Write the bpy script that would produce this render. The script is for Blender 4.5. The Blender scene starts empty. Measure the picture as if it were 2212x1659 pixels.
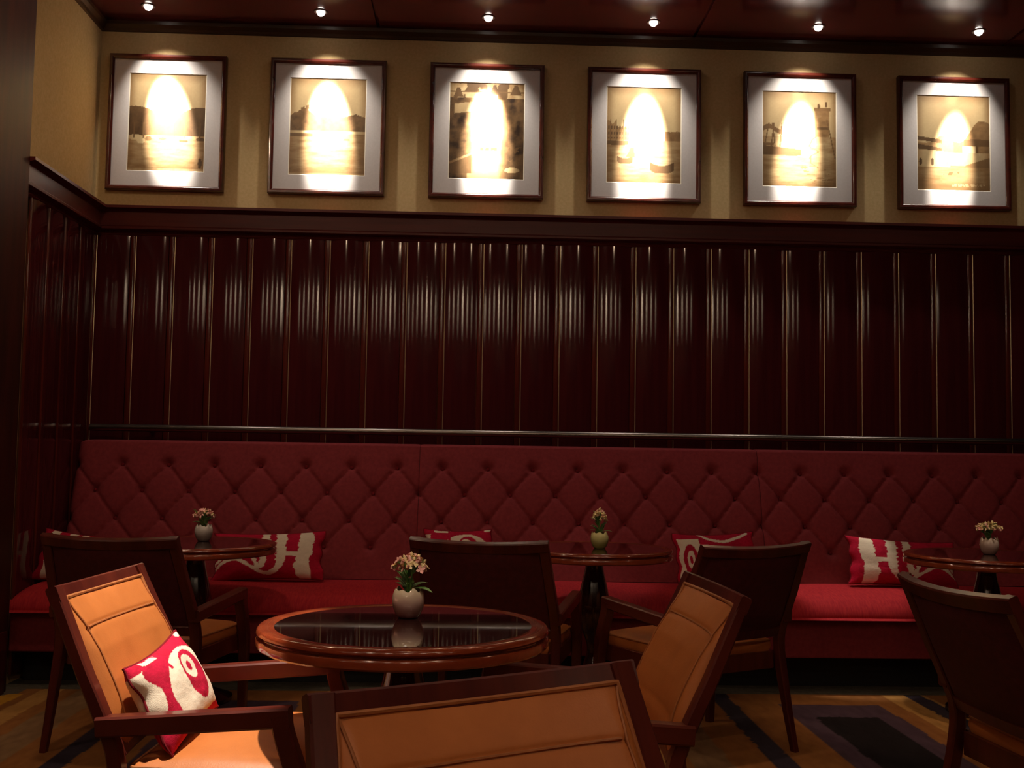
import bpy, bmesh, math, random
import numpy as np
from mathutils import Vector, Matrix

PI = math.pi
scn = bpy.context.scene
col = scn.collection

# ------------------------------------------------------------------ camera
def cam_axes(yaw, pitch, roll):
    cy, sy, cp, sp, cr, sr = math.cos(yaw), math.sin(yaw), math.cos(pitch), math.sin(pitch), math.cos(roll), math.sin(roll)
    f = Vector((-sy*cp, cy*cp, sp)); r = Vector((cy, sy, 0)); u = r.cross(f)
    return cr*r - sr*u, sr*r + cr*u, f
cam_d = bpy.data.cameras.new('camera')
cam_d.sensor_fit = 'HORIZONTAL'; cam_d.sensor_width = 36.0; cam_d.lens = 36.0*2300/2212
cam_d.clip_start = 0.02
cam = bpy.data.objects.new('camera', cam_d); col.objects.link(cam)
r_, u_, f_ = cam_axes(-.0362, .0654, -.0153)
cam.matrix_world = Matrix(((r_.x, u_.x, -f_.x, 0), (r_.y, u_.y, -f_.y, -6.4), (r_.z, u_.z, -f_.z, 1.18), (0, 0, 0, 1)))
scn.camera = cam

# ------------------------------------------------------------------ world, exposure, ambient
w = bpy.data.worlds.new('world'); scn.world = w; w.use_nodes = True
w.node_tree.nodes['Background'].inputs[0].default_value = (0.010, 0.007, 0.009, 1)
w.node_tree.nodes['Background'].inputs[1].default_value = 0.0
vs = scn.view_settings
vs.view_transform = 'Standard'; vs.look = 'None'; vs.gamma = 1.0; vs.exposure = 0.0; vs.use_curve_mapping = False
scn.cycles.max_bounces = 6; scn.cycles.diffuse_bounces = 3; scn.cycles.glossy_bounces = 4
scn.cycles.sample_clamp_indirect = 4.0
scn.cycles.use_denoising = True
scn.cycles.caustics_reflective = False; scn.cycles.caustics_refractive = False

LAMP = (1.0, .86, .70)          # the room's halogen downlights
WARM = (1.0, .68, .44)
# room downlights: x, y, power, cone(deg), blend, colour
ROOM_LIGHTS = [
    (-.72, -3.60, 800, 16, .30, LAMP),    # over the left front chair
    (.62, -.70, 60, 15, .6, LAMP),        # over the banquette seat
    (1.98, -.80, 190, 13.5, .5, LAMP),
    (1.0, -2.75, 50, 26, .9, WARM),
    (1.95, -1.6, 60, 22, .8, WARM),
    (-.17, -4.60, 120, 9, .9, LAMP, (-.165, -3.51, .82)),     # added ahead of the small tables to brighten the flower pots
    (-1.28, -2.30, 90, 8, .9, LAMP, (-1.284, -1.19, .82)),
    (.61, -2.45, 90, 8, .9, LAMP, (.61, -1.332, .82)),
    (2.45, -2.5, 90, 8, .9, LAMP, (2.456, -1.402, .82)),
    # wide fittings: cone 180 = open disc lamps
    (-1.6, -2.3, 11, 180, 0, WARM),
    (-.6, -1.7, 3, 180, 0, WARM),  # added only to brighten the left return wall
    (1.4, -3.2, 4, 180, 0, WARM),
    (.1, -5.3, 13, 180, 0, WARM),
    (-3.9, -4.6, 15, 180, 0, WARM),
    (4.2, -4.6, 6, 180, 0, WARM),
    (-1.6, -6.6, 9, 180, 0, WARM),
    (1.6, -6.6, 9, 180, 0, WARM),
]
PIC_CORE, PIC_SPILL = 1000.0, 36.0
SPOT_COL = (1.0, .90, .76)

# ------------------------------------------------------------------ helpers
def link(name, me, m=None, parent=None, loc=None):
    o = bpy.data.objects.new(name, me); col.objects.link(o)
    if m is not None:
        if len(me.materials) == 0: me.materials.append(m)
    if parent is not None: o.parent = parent
    if loc is not None: o.location = loc
    return o
def mesh(name, V, F, m=None, parent=None, smooth=False, loc=None, cols=None):
    me = bpy.data.meshes.new(name)
    me.from_pydata([tuple(map(float, v)) for v in V], [], [tuple(map(int, f)) for f in F])
    bm = bmesh.new(); bm.from_mesh(me)
    bmesh.ops.recalc_face_normals(bm, faces=bm.faces)
    bm.to_mesh(me); bm.free()
    if smooth:
        me.polygons.foreach_set('use_smooth', [True]*len(me.polygons))
        if smooth != 'all':
            try: me.set_sharp_from_angle(angle=math.radians(40))
            except Exception: pass
    if cols is not None:
        a = me.color_attributes.new('paint', 'FLOAT_COLOR', 'POINT')
        c4 = np.ones((len(V), 4), np.float32); c4[:, :3] = cols
        a.data.foreach_set('color', c4.ravel())
    return link(name, me, m, parent, loc)
def thing(name, label, cat, loc=(0, 0, 0), rz=0.0, group=None):
    o = bpy.data.objects.new(name, None); col.objects.link(o)
    o.empty_display_size = .1
    o.location = loc; o.rotation_euler = (0, 0, rz); o['label'] = label; o['category'] = cat
    if group: o['group'] = group
    return o
def tag(o, label, cat, group=None):
    o['label'] = label; o['category'] = cat
    if group: o['group'] = group
    return o
def struct(o):
    o['kind'] = 'structure'; return o
def box(lo, hi, c=0.0):
    """vertices/faces of a box, its edges chamfered by c"""
    bm = bmesh.new()
    bmesh.ops.create_cube(bm, size=1.0)
    for v in bm.verts:
        v.co = Vector([(lo[i]+hi[i])/2 + v.co[i]*(hi[i]-lo[i]) for i in range(3)])
    if c > 0:
        bmesh.ops.bevel(bm, geom=list(bm.edges), offset=c, segments=2, affect='EDGES', profile=.6)
    bm.verts.index_update()
    V = [tuple(v.co) for v in bm.verts]; F = [[v.index for v in f.verts] for f in bm.faces]
    bm.free(); return V, F
def merge(parts):
    V, F = [], []
    for v, f in parts:
        n = len(V); V += list(v); F += [[i+n for i in q] for q in f]
    return V, F
def loft(secs, closed=False):
    n = len(secs[0]); V = [p for s in secs for p in s]; F = []
    m = len(secs)
    for i in range(m if closed else m-1):
        a, b = i*n, ((i+1) % m)*n
        for k in range(n):
            F.append([a+k, a+(k+1) % n, b+(k+1) % n, b+k])
    if not closed:
        F.append(list(range(n))[::-1]); F.append([(m-1)*n+k for k in range(n)])
    return V, F
def rsec(c, a, b, wa, wb, ch):
    """chamfered rectangle section round c, half sizes wa, wb on axes a, b"""
    c = np.array(c, float); a = np.array(a, float); b = np.array(b, float)
    q = [(wa-ch, -wb), (wa, -wb+ch), (wa, wb-ch), (wa-ch, wb), (-wa+ch, wb), (-wa, wb-ch), (-wa, -wb+ch), (-wa+ch, -wb)]
    return [tuple(c + a*x + b*y) for x, y in q]
def bar_yz(path, wx, wn, ch=.004):
    """bar whose path runs in planes of constant-ish x: width wx across x, wn across the tangent"""
    P = np.array(path, float); secs = []
    for i in range(len(P)):
        t = P[min(i+1, len(P)-1)] - P[max(i-1, 0)]; t[0] = 0; t /= np.linalg.norm(t)
        n = np.array((0, t[2], -t[1]))
        wxi = wx[i] if isinstance(wx, (list, tuple)) else wx
        wni = wn[i] if isinstance(wn, (list, tuple)) else wn
        secs.append(rsec(P[i], (1, 0, 0), n, wxi/2, wni/2, ch))
    return loft(secs)
def tube(path, r, n=8, closed=False):
    P = np.array(path, float); m = len(P); secs = []
    nrm = None
    for i in range(m):
        if closed: t = P[(i+1) % m] - P[i-1]
        else: t = P[min(i+1, m-1)] - P[max(i-1, 0)]
        t = t/(np.linalg.norm(t)+1e-12)
        if nrm is None:
            h = np.array((0, 0, 1.)) if abs(t[2]) < .9 else np.array((1., 0, 0))
            nrm = np.cross(t, h)
        nrm = nrm - t*np.dot(nrm, t); nrm /= np.linalg.norm(nrm)
        b = np.cross(t, nrm)
        rr = r[i] if isinstance(r, (list, tuple, np.ndarray)) else r
        secs.append([tuple(P[i] + rr*(math.cos(2*PI*k/n)*nrm + math.sin(2*PI*k/n)*b)) for k in range(n)])
    return loft(secs, closed)
def lathe(prof, n=48, cx=0, cy=0, wob=None):
    V, F = [], []
    for j, (r, z) in enumerate(prof):
        for k in range(n):
            a = 2*PI*k/n
            rr = r if wob is None else wob(r, z, a)
            V.append((cx+rr*math.cos(a), cy+rr*math.sin(a), z))
    m = len(prof)
    for j in range(m-1):
        for k in range(n):
            F.append([j*n+k, j*n+(k+1) % n, (j+1)*n+(k+1) % n, (j+1)*n+k])
    if prof[0][0] > 1e-6: F.append(list(range(n))[::-1])
    if prof[-1][0] > 1e-6: F.append([(m-1)*n+k for k in range(n)])
    return V, F
def grid_faces(nu, nv):
    return [[j*nu+i, j*nu+i+1, (j+1)*nu+i+1, (j+1)*nu+i] for j in range(nv-1) for i in range(nu-1)]
def smoother(path, k=6, closed=False):
    """Catmull-Rom through the points"""
    P = np.array(path, float); n = len(P); out = []
    for i in range(n if closed else n-1):
        p0 = P[(i-1) % n] if (closed or i > 0) else 2*P[0]-P[1]
        p1 = P[i]; p2 = P[(i+1) % n]
        p3 = P[(i+2) % n] if (closed or i+2 < n) else 2*P[-1]-P[-2]
        for j in range(k):
            t = j/k
            out.append(.5*((2*p1)+(-p0+p2)*t+(2*p0-5*p1+4*p2-p3)*t*t+(-p0+3*p1-3*p2+p3)*t**3))
    if not closed: out.append(P[-1])
    return np.array(out)
def copy_tree(o, parent=None):
    c = o.copy(); col.objects.link(c)
    if parent is not None: c.parent = parent
    for ch in list(o.children):
        copy_tree(ch, c)
    return c

# value noise, for painted prints and ikat edges
def vnoise(x, y, seed=0):
    rng = np.random.default_rng(seed); T = rng.random((64, 64))
    xi = np.floor(x).astype(int); yi = np.floor(y).astype(int)
    fx = x-xi; fy = y-yi; fx = fx*fx*(3-2*fx); fy = fy*fy*(3-2*fy)
    g = lambda a, b: T[a % 64, b % 64]
    return (g(xi, yi)*(1-fx)+g(xi+1, yi)*fx)*(1-fy)+(g(xi, yi+1)*(1-fx)+g(xi+1, yi+1)*fx)*fy
def fbm(x, y, seed=0, o=4):
    s = 0; a = .5; t = 0
    for i in range(o):
        s = s+a*vnoise(x*2**i, y*2**i, seed+i); t += a; a *= .5
    return s/t
def sst(a, b, x):
    t = np.clip((x-a)/(b-a), 0, 1); return t*t*(3-2*t)
def polydist(u, v, path, kx=1.0):
    """distance to a polyline and the fraction along it"""
    best = np.full(u.shape, 9.0); fr = np.zeros(u.shape); n = len(path)-1
    for i in range(n):
        ax, ay = path[i][0]*kx, path[i][1]; bx, by = path[i+1][0]*kx, path[i+1][1]
        dx, dy = bx-ax, by-ay
        t = np.clip(((u*kx-ax)*dx+(v-ay)*dy)/(dx*dx+dy*dy+1e-12), 0, 1)
        d = np.hypot(u*kx-ax-t*dx, v-ay-t*dy)
        k = d < best; best = np.where(k, d, best); fr = np.where(k, (i+t)/n, fr)
    return best, fr

# ------------------------------------------------------------------ materials
def newmat(name):
    m = bpy.data.materials.new(name); m.use_nodes = True
    nt = m.node_tree; b = nt.nodes['Principled BSDF']
    return m, nt, b
def plain(name, c, rough=.5, metal=0.0, spec=.5, coat=0.0, emit=None, es=0.0):
    m, nt, b = newmat(name)
    b.inputs['Base Color'].default_value = (*c, 1); b.inputs['Roughness'].default_value = rough
    b.inputs['Metallic'].default_value = metal; b.inputs['Specular IOR Level'].default_value = spec
    b.inputs['Coat Weight'].default_value = coat; b.inputs['Coat Roughness'].default_value = .04
    if emit:
        b.inputs['Emission Color'].default_value = (*emit, 1); b.inputs['Emission Strength'].default_value = es
    return m
def noisy(name, c1, c2, scale=(8, 8, 8), rough=.5, spec=.5, detail=6, bump=0.0, bscale=None, coat=0.0, lo=.35, hi=.65, nrough=.6, dist=0.0, crough=.05):
    m, nt, b = newmat(name); N = nt.nodes.new; L = nt.links.new
    tc = N('ShaderNodeTexCoord'); mp = N('ShaderNodeMapping'); mp.inputs['Scale'].default_value = scale
    L(tc.outputs['Object'], mp.inputs['Vector'])
    no = N('ShaderNodeTexNoise'); no.inputs['Scale'].default_value = 1; no.inputs['Detail'].default_value = detail
    no.inputs['Roughness'].default_value = nrough; no.inputs['Distortion'].default_value = dist
    L(mp.outputs[0], no.inputs['Vector'])
    cr = N('ShaderNodeValToRGB'); cr.color_ramp.elements[0].position = lo; cr.color_ramp.elements[1].position = hi
    cr.color_ramp.elements[0].color = (*c1, 1); cr.color_ramp.elements[1].color = (*c2, 1)
    L(no.outputs['Fac'], cr.inputs[0]); L(cr.outputs[0], b.inputs['Base Color'])
    b.inputs['Roughness'].default_value = rough; b.inputs['Specular IOR Level'].default_value = spec
    b.inputs['Coat Weight'].default_value = coat; b.inputs['Coat Roughness'].default_value = crough
    if bump:
        n2 = N('ShaderNodeTexNoise'); n2.inputs['Scale'].default_value = bscale or 400; n2.inputs['Detail'].default_value = 2
        L(tc.outputs['Object'], n2.inputs['Vector'])
        bp = N('ShaderNodeBump'); bp.inputs['Strength'].default_value = bump; bp.inputs['Distance'].default_value = .002
        L(n2.outputs['Fac'], bp.inputs['Height']); L(bp.outputs[0], b.inputs['Normal'])
    return m
def painted(name, rough=.6, spec=.3, bump=0.0, bscale=600, coat=0.0):
    m, nt, b = newmat(name); N = nt.nodes.new; L = nt.links.new
    a = N('ShaderNodeAttribute'); a.attribute_name = 'paint'
    L(a.outputs['Color'], b.inputs['Base Color'])
    b.inputs['Roughness'].default_value = rough; b.inputs['Specular IOR Level'].default_value = spec
    b.inputs['Coat Weight'].default_value = coat
    if bump:
        tc = N('ShaderNodeTexCoord')
        n2 = N('ShaderNodeTexNoise'); n2.inputs['Scale'].default_value = bscale; L(tc.outputs['Object'], n2.inputs['Vector'])
        bp = N('ShaderNodeBump'); bp.inputs['Strength'].default_value = bump; bp.inputs['Distance'].default_value = .003
        L(n2.outputs['Fac'], bp.inputs['Height']); L(bp.outputs[0], b.inputs['Normal'])
    return m

M = {}
M['panel'] = noisy('mahogany_lacquer_panel', (.056, .0072, .0105), (.080, .011, .013), (26, 26, 1.6), .07, .42)
M['pilaster'] = noisy('pilaster_wood', (.030, .007, .006), (.055, .011, .008), (20, 20, 2), .5, .10)
M['glint_metal'] = plain('glint_strip', (.90, .72, .45), .34, 1.0)
M['bead'] = noisy('mahogany_lacquer_bead', (.085, .012, .009), (.12, .018, .011), (20, 20, 2), .10, .5, coat=.3)
M['frieze'] = noisy('mahogany_frieze', (.075, .010, .009), (.105, .015, .012), (1.5, 20, 30), .36, .3)
M['wood'] = noisy('mahogany_chair', (.062, .0095, .007), (.112, .019, .011), (18, 3, 3), .30, .32, coat=.12, crough=.15)
M['tablewood'] = noisy('mahogany_table', (.20, .033, .012), (.29, .053, .018), (6, 22, 22), .16, .5, coat=.6)
M['pedestal'] = noisy('dark_lacquer_pedestal', (.022, .006, .005), (.045, .010, .008), (12, 12, 2), .16, .5, coat=.5)
M['framewood'] = noisy('mahogany_picture_frame', (.050, .008, .005), (.085, .013, .007), (14, 14, 14), .22, .5, coat=.5)
M['glass'] = plain('black_glass', (.016, .005, .004), .015, 0, .8, coat=1.0)
M['beige'] = noisy('beige_wall_fabric', (.60, .44, .215), (.68, .51, .27), (60, 60, 60), .9, .1, bump=.15, bscale=500)
M['ceilwood'] = noisy('dark_ceiling_lacquer', (.050, .008, .010), (.070, .011, .012), (2, 14, 14), .15, .19)
M['crown'] = noisy('crown_wood', (.040, .018, .009), (.055, .024, .011), (3, 20, 20), .35, .4)
M['leather'] = noisy('tan_leather', (.45, .140, .034), (.53, .172, .044), (9, 9, 9), .42, .4, bump=.18, bscale=260)
M['piping'] = noisy('tan_leather_piping', (.34, .12, .04), (.42, .15, .05), (30, 30, 30), .40, .4)
M['backfab'] = noisy('dark_red_back_upholstery', (.060, .008, .012), (.085, .012, .016), (40, 40, 40), .55, .3, bump=.2, bscale=500)
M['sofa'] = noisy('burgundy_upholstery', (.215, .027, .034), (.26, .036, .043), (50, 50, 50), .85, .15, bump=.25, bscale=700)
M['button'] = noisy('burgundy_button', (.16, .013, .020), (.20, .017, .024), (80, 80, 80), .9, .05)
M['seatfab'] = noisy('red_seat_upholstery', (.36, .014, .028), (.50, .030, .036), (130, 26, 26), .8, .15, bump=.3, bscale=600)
M['black'] = plain('black_plinth', (.008, .007, .009), .6)
M['steel'] = plain('dark_bronze_metal', (.20, .17, .155), .28, 1.0)
M['mat'] = noisy('white_mat_board', (.66, .62, .62), (.70, .66, .66), (90, 90, 90), .8, .2)
M['bevelcut'] = plain('cream_mat_bevel', (.80, .74, .62), .7)
M['printback'] = plain('tan_print', (.27, .22, .17), .7)
M['print'] = painted('sepia_print', .35, .4)
M['ikat'] = painted('ikat_weave', .9, .1, bump=.35, bscale=420)
M['carpet'] = painted('carpet_pile', .95, .05, bump=.6, bscale=300)
M['floorband'] = noisy('dark_carpet_border', (.085, .078, .060), (.13, .115, .09), (25, 25, 25), .95, .05, bump=.5, bscale=300)
M['bulb'] = plain('lit_lamp', (1, 1, 1), .5, emit=(1, .90, .80), es=14)
M['trimring'] = plain('lamp_ring', (.10, .06, .05), .35, .6)
M['leaf'] = noisy('kalanchoe_leaf', (.10, .22, .05), (.24, .38, .14), (30, 30, 30), .42, .4)
M['stem'] = noisy('kalanchoe_stem', (.08, .20, .04), (.14, .30, .06), (40, 40, 40), .5, .3)
M['petal_pink'] = noisy('pink_petal', (.70, .30, .26), (.82, .48, .38), (60, 60, 60), .6, .3)
M['petal_cream'] = noisy('cream_petal', (.72, .52, .22), (.80, .62, .36), (60, 60, 60), .6, .3)
M['soil'] = noisy('soil', (.02, .014, .01), (.05, .035, .02), (90, 90, 90), .95, .1)

def pot_mat(name, top, mid, low):
    m, nt, b = newmat(name); N = nt.nodes.new; L = nt.links.new
    tc = N('ShaderNodeTexCoord'); sp = N('ShaderNodeSeparateXYZ'); L(tc.outputs['Object'], sp.inputs[0])
    no = N('ShaderNodeTexNoise'); no.inputs['Scale'].default_value = 25; L(tc.outputs['Object'], no.inputs['Vector'])
    ma = N('ShaderNodeMath'); ma.operation = 'MULTIPLY_ADD'; ma.inputs[1].default_value = .03; L(no.outputs['Fac'], ma.inputs[0]); L(sp.outputs['Z'], ma.inputs[2])
    mr = N('ShaderNodeMapRange'); mr.inputs[1].default_value = .015; mr.inputs[2].default_value = .095; L(ma.outputs[0], mr.inputs[0])
    cr = N('ShaderNodeValToRGB'); e = cr.color_ramp.elements
    e[0].color = (*low, 1); e[1].color = (*top, 1); x = e.new(.45); x.color = (*mid, 1)
    L(mr.outputs[0], cr.inputs[0]); L(cr.outputs[0], b.inputs['Base Color'])
    b.inputs['Roughness'].default_value = .12; b.inputs['Coat Weight'].default_value = 1.0; b.inputs['Coat Roughness'].default_value = .03
    return m

# ------------------------------------------------------------------ room shell
XL, XR, YF, ZC = -6.5, 6.5, -7.6, 3.77
LW = -2.29                                     # face of the short return wall at the left
ZLEDGE = 2.615
V, F = box((XL-.1, YF-.1, -.1), (XR+.1, .1, 0.0)); floor = struct(mesh('floor', V, F, M['floorband']))
V, F = box((XL-.1, YF-.1, ZC+.004), (XR+.1, .1, ZC+.12)); ceil = struct(mesh('ceiling', V, F, M['ceilwood']))
# ceiling boards with open joints between them
cx = -6.42
while cx < XR:
    for y0, y1 in ((-.035, -1.60), (-1.61, -3.6), (-3.61, -5.6), (-5.61, -7.6)):
        V, F = box((cx+.005, y1, ZC-.012), (min(cx+1.928, XR)-.005, y0, ZC+.004), .003)
        mesh('ceiling_panel', V, F, M['ceilwood'], ceil)
    cx += 1.936
V, F = box((XL, 0.0, 0), (XR, .12, ZC)); wb = struct(mesh('wall_back', V, F, M['beige']))
V, F = box((XL-.1, YF, 0), (XL, .0, ZC)); wl0 = struct(mesh('wall_left', V, F, M['frieze']))
V, F = box((XR, YF, 0), (XR+.1, 0, ZC)); wr0 = struct(mesh('wall_right', V, F, M['frieze']))
V, F = box((XL-.1, YF-.12, 0), (XR+.1, YF, ZC)); wf = struct(mesh('wall_front', V, F, M['crown']))

# crown strip under the ceiling
def prism_x(prof, x0, x1):
    return loft([[(x0, y, z) for y, z in prof], [(x1, y, z) for y, z in prof]])
def prism_y(prof, y0, y1):
    return loft([[(x, y0, z) for x, z in prof], [(x, y1, z) for x, z in prof]])
V, F = prism_x([(0, ZC-.070), (-.014, ZC-.066), (-.020, ZC-.052), (-.036, ZC-.032), (-.038, ZC-.012), (0, ZC-.012)], LW, XR)
struct(mesh('trim_1', V, F, M['crown']))
V, F = prism_y([(LW, ZC-.070), (LW+.014, ZC-.066), (LW+.020, ZC-.052), (LW+.036, ZC-.032), (LW+.038, ZC-.012), (LW, ZC-.012)], -1.12, -.0)
struct(mesh('trim_2', V, F, M['crown']))

# frieze board with its cap, back and left
fr = [(0, ZLEDGE), (-.100, ZLEDGE), (-.100, ZLEDGE-.016), (-.068, ZLEDGE-.026), (-.060, ZLEDGE-.034),
      (-.060, 2.500), (-.068, 2.492), (-.068, 2.480), (-.058, 2.472), (-.036, 2.470), (-.030, 2.462), (-.034, 2.454), (-.026, 2.446), (0, 2.446)]
V, F = prism_x(fr, LW, XR); struct(mesh('trim_3', V, F, M['frieze'], smooth=True))
V, F = prism_y([(LW-y, z) for y, z in fr], -1.12, -.0); struct(mesh('trim_4', V, F, M['frieze'], smooth=True))

# return wall and pilaster at the left
V, F = box((-3.0, -1.12, 0), (LW, 0, ZC)); wl = struct(mesh('wall_left_return', V, F, M['beige']))
pil = struct(mesh('trim_5', *box((-3.0, -1.76, 0), (-2.215, -1.115, ZC-.012), .012), M['pilaster']))
Vc, Fc = lathe([(.04, .002), (.04, ZC-.02)], 24, -2.195, -1.72)
mesh('quarter_column', Vc, Fc, M['bead'], pil, smooth=True)
V, F = box((-2.215, -1.64, .002), (-2.203, -1.17, .30), .004); mesh('pilaster_plinth', V, F, M['panel'], pil)

# convex lacquered panels and the beads on their joints
PS, PX0 = .2313, -1.356
PZ0, PZ1 = 1.02, 2.448
RM = .46
def convex_panel(x0, x1, horizontal='x', fixed=0.0, sgn=1):
    n = 12; hw = (x1-x0)/2; xm = (x0+x1)/2; sec = []
    for i in range(n+1):
        t = -hw+2*hw*i/n
        sec.append((xm+t, -.018 - (math.sqrt(RM*RM-t*t)-math.sqrt(RM*RM-hw*hw))))
    sec = sec+[(x1, 0.0), (x0, 0.0)]
    if horizontal == 'x': secs = [[(x, y, z) for x, y in sec] for z in (PZ0, PZ1)]
    else: secs = [[(fixed-y, x, z) for x, y in sec] for z in (PZ0, PZ1)]
    return loft(secs)
k0 = -4
xs = [PX0+PS*k for k in range(k0, 26)]
PG = .0185
p_first = None
proto = None
for i in range(len(xs)-1):
    x0, x1 = xs[i]+PG, xs[i+1]-PG
    if proto is None:
        V, F = convex_panel(-(PS-2*PG)/2, (PS-2*PG)/2)
        proto = mesh('panel', V, F, M['panel'], wb, smooth=True, loc=((x0+x1)/2, 0, 0))
    else:
        o = proto.copy(); col.objects.link(o); o.location = ((x0+x1)/2, 0, 0)
bd = None
for x in xs:
    if bd is None:
        secs = []
        for z in (PZ0, PZ1):
            secs.append([(.017*math.cos(PI+PI*k/12), -.012+.010*math.sin(PI+PI*k/12), z) for k in range(13)]+[(.017, 0, z), (-.017, 0, z)])
        V, F = loft(secs); bd = mesh('bead', V, F, M['bead'], wb, smooth=True, loc=(x, 0, 0))
        V, F = tube([(.0185, -.017, PZ0), (.0185, -.017, PZ1)], .0032, 8); mesh('glint_strip', V, F, M['glint_metal'], bd, smooth=True)  # bright metal strip added to draw the glint lines along the joints
    else:
        o = copy_tree(bd); o.location = (x, 0, 0)
# left return wall: the same panels
yk = [-.022-.2313*k for k in range(0, 5)][::-1]
for a, b in zip(yk[:-1], yk[1:]):
    V, F = convex_panel(a+.006, b-.006, 'y', LW); V = [(x, y, z if z > 1.5 else .05) for x, y, z in V]
    mesh('panel', V, F, M['panel'], wl, smooth=True)
for a in yk:
    V, F = tube([(LW+.016, a, .05), (LW+.016, a, PZ1)], .0095, 10); mesh('bead', V, F, M['bead'], wl, smooth=True)

# rail along the panels
rail = thing('rail', 'thin dark bronze metal rail running along the fluted wood panels', 'rail', (-2.235, -.10, 1.297))
V, F = lathe([(.0, 0), (.012, .0), (.019, .004), (.0205, .012), (.0205, 6.4)], 20)
V = [(z, x, y) for x, y, z in V]; mesh('tube', V, F, M['steel'], rail, smooth=True)
br = None
for x in np.arange(.35, 6.3, 1.16):
    if br is None:
        V, F = merge([tube([(0, .015, 0), (0, .06, 0)], .009, 10), tube([(0, .055, 0), (0, .066, 0)], .020, 14)])
        br = mesh('bracket', V, F, M['steel'], rail, smooth=True, loc=(x, 0, 0))
    else:
        o = br.copy(); col.objects.link(o); o.location = (x, 0, 0)

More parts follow.
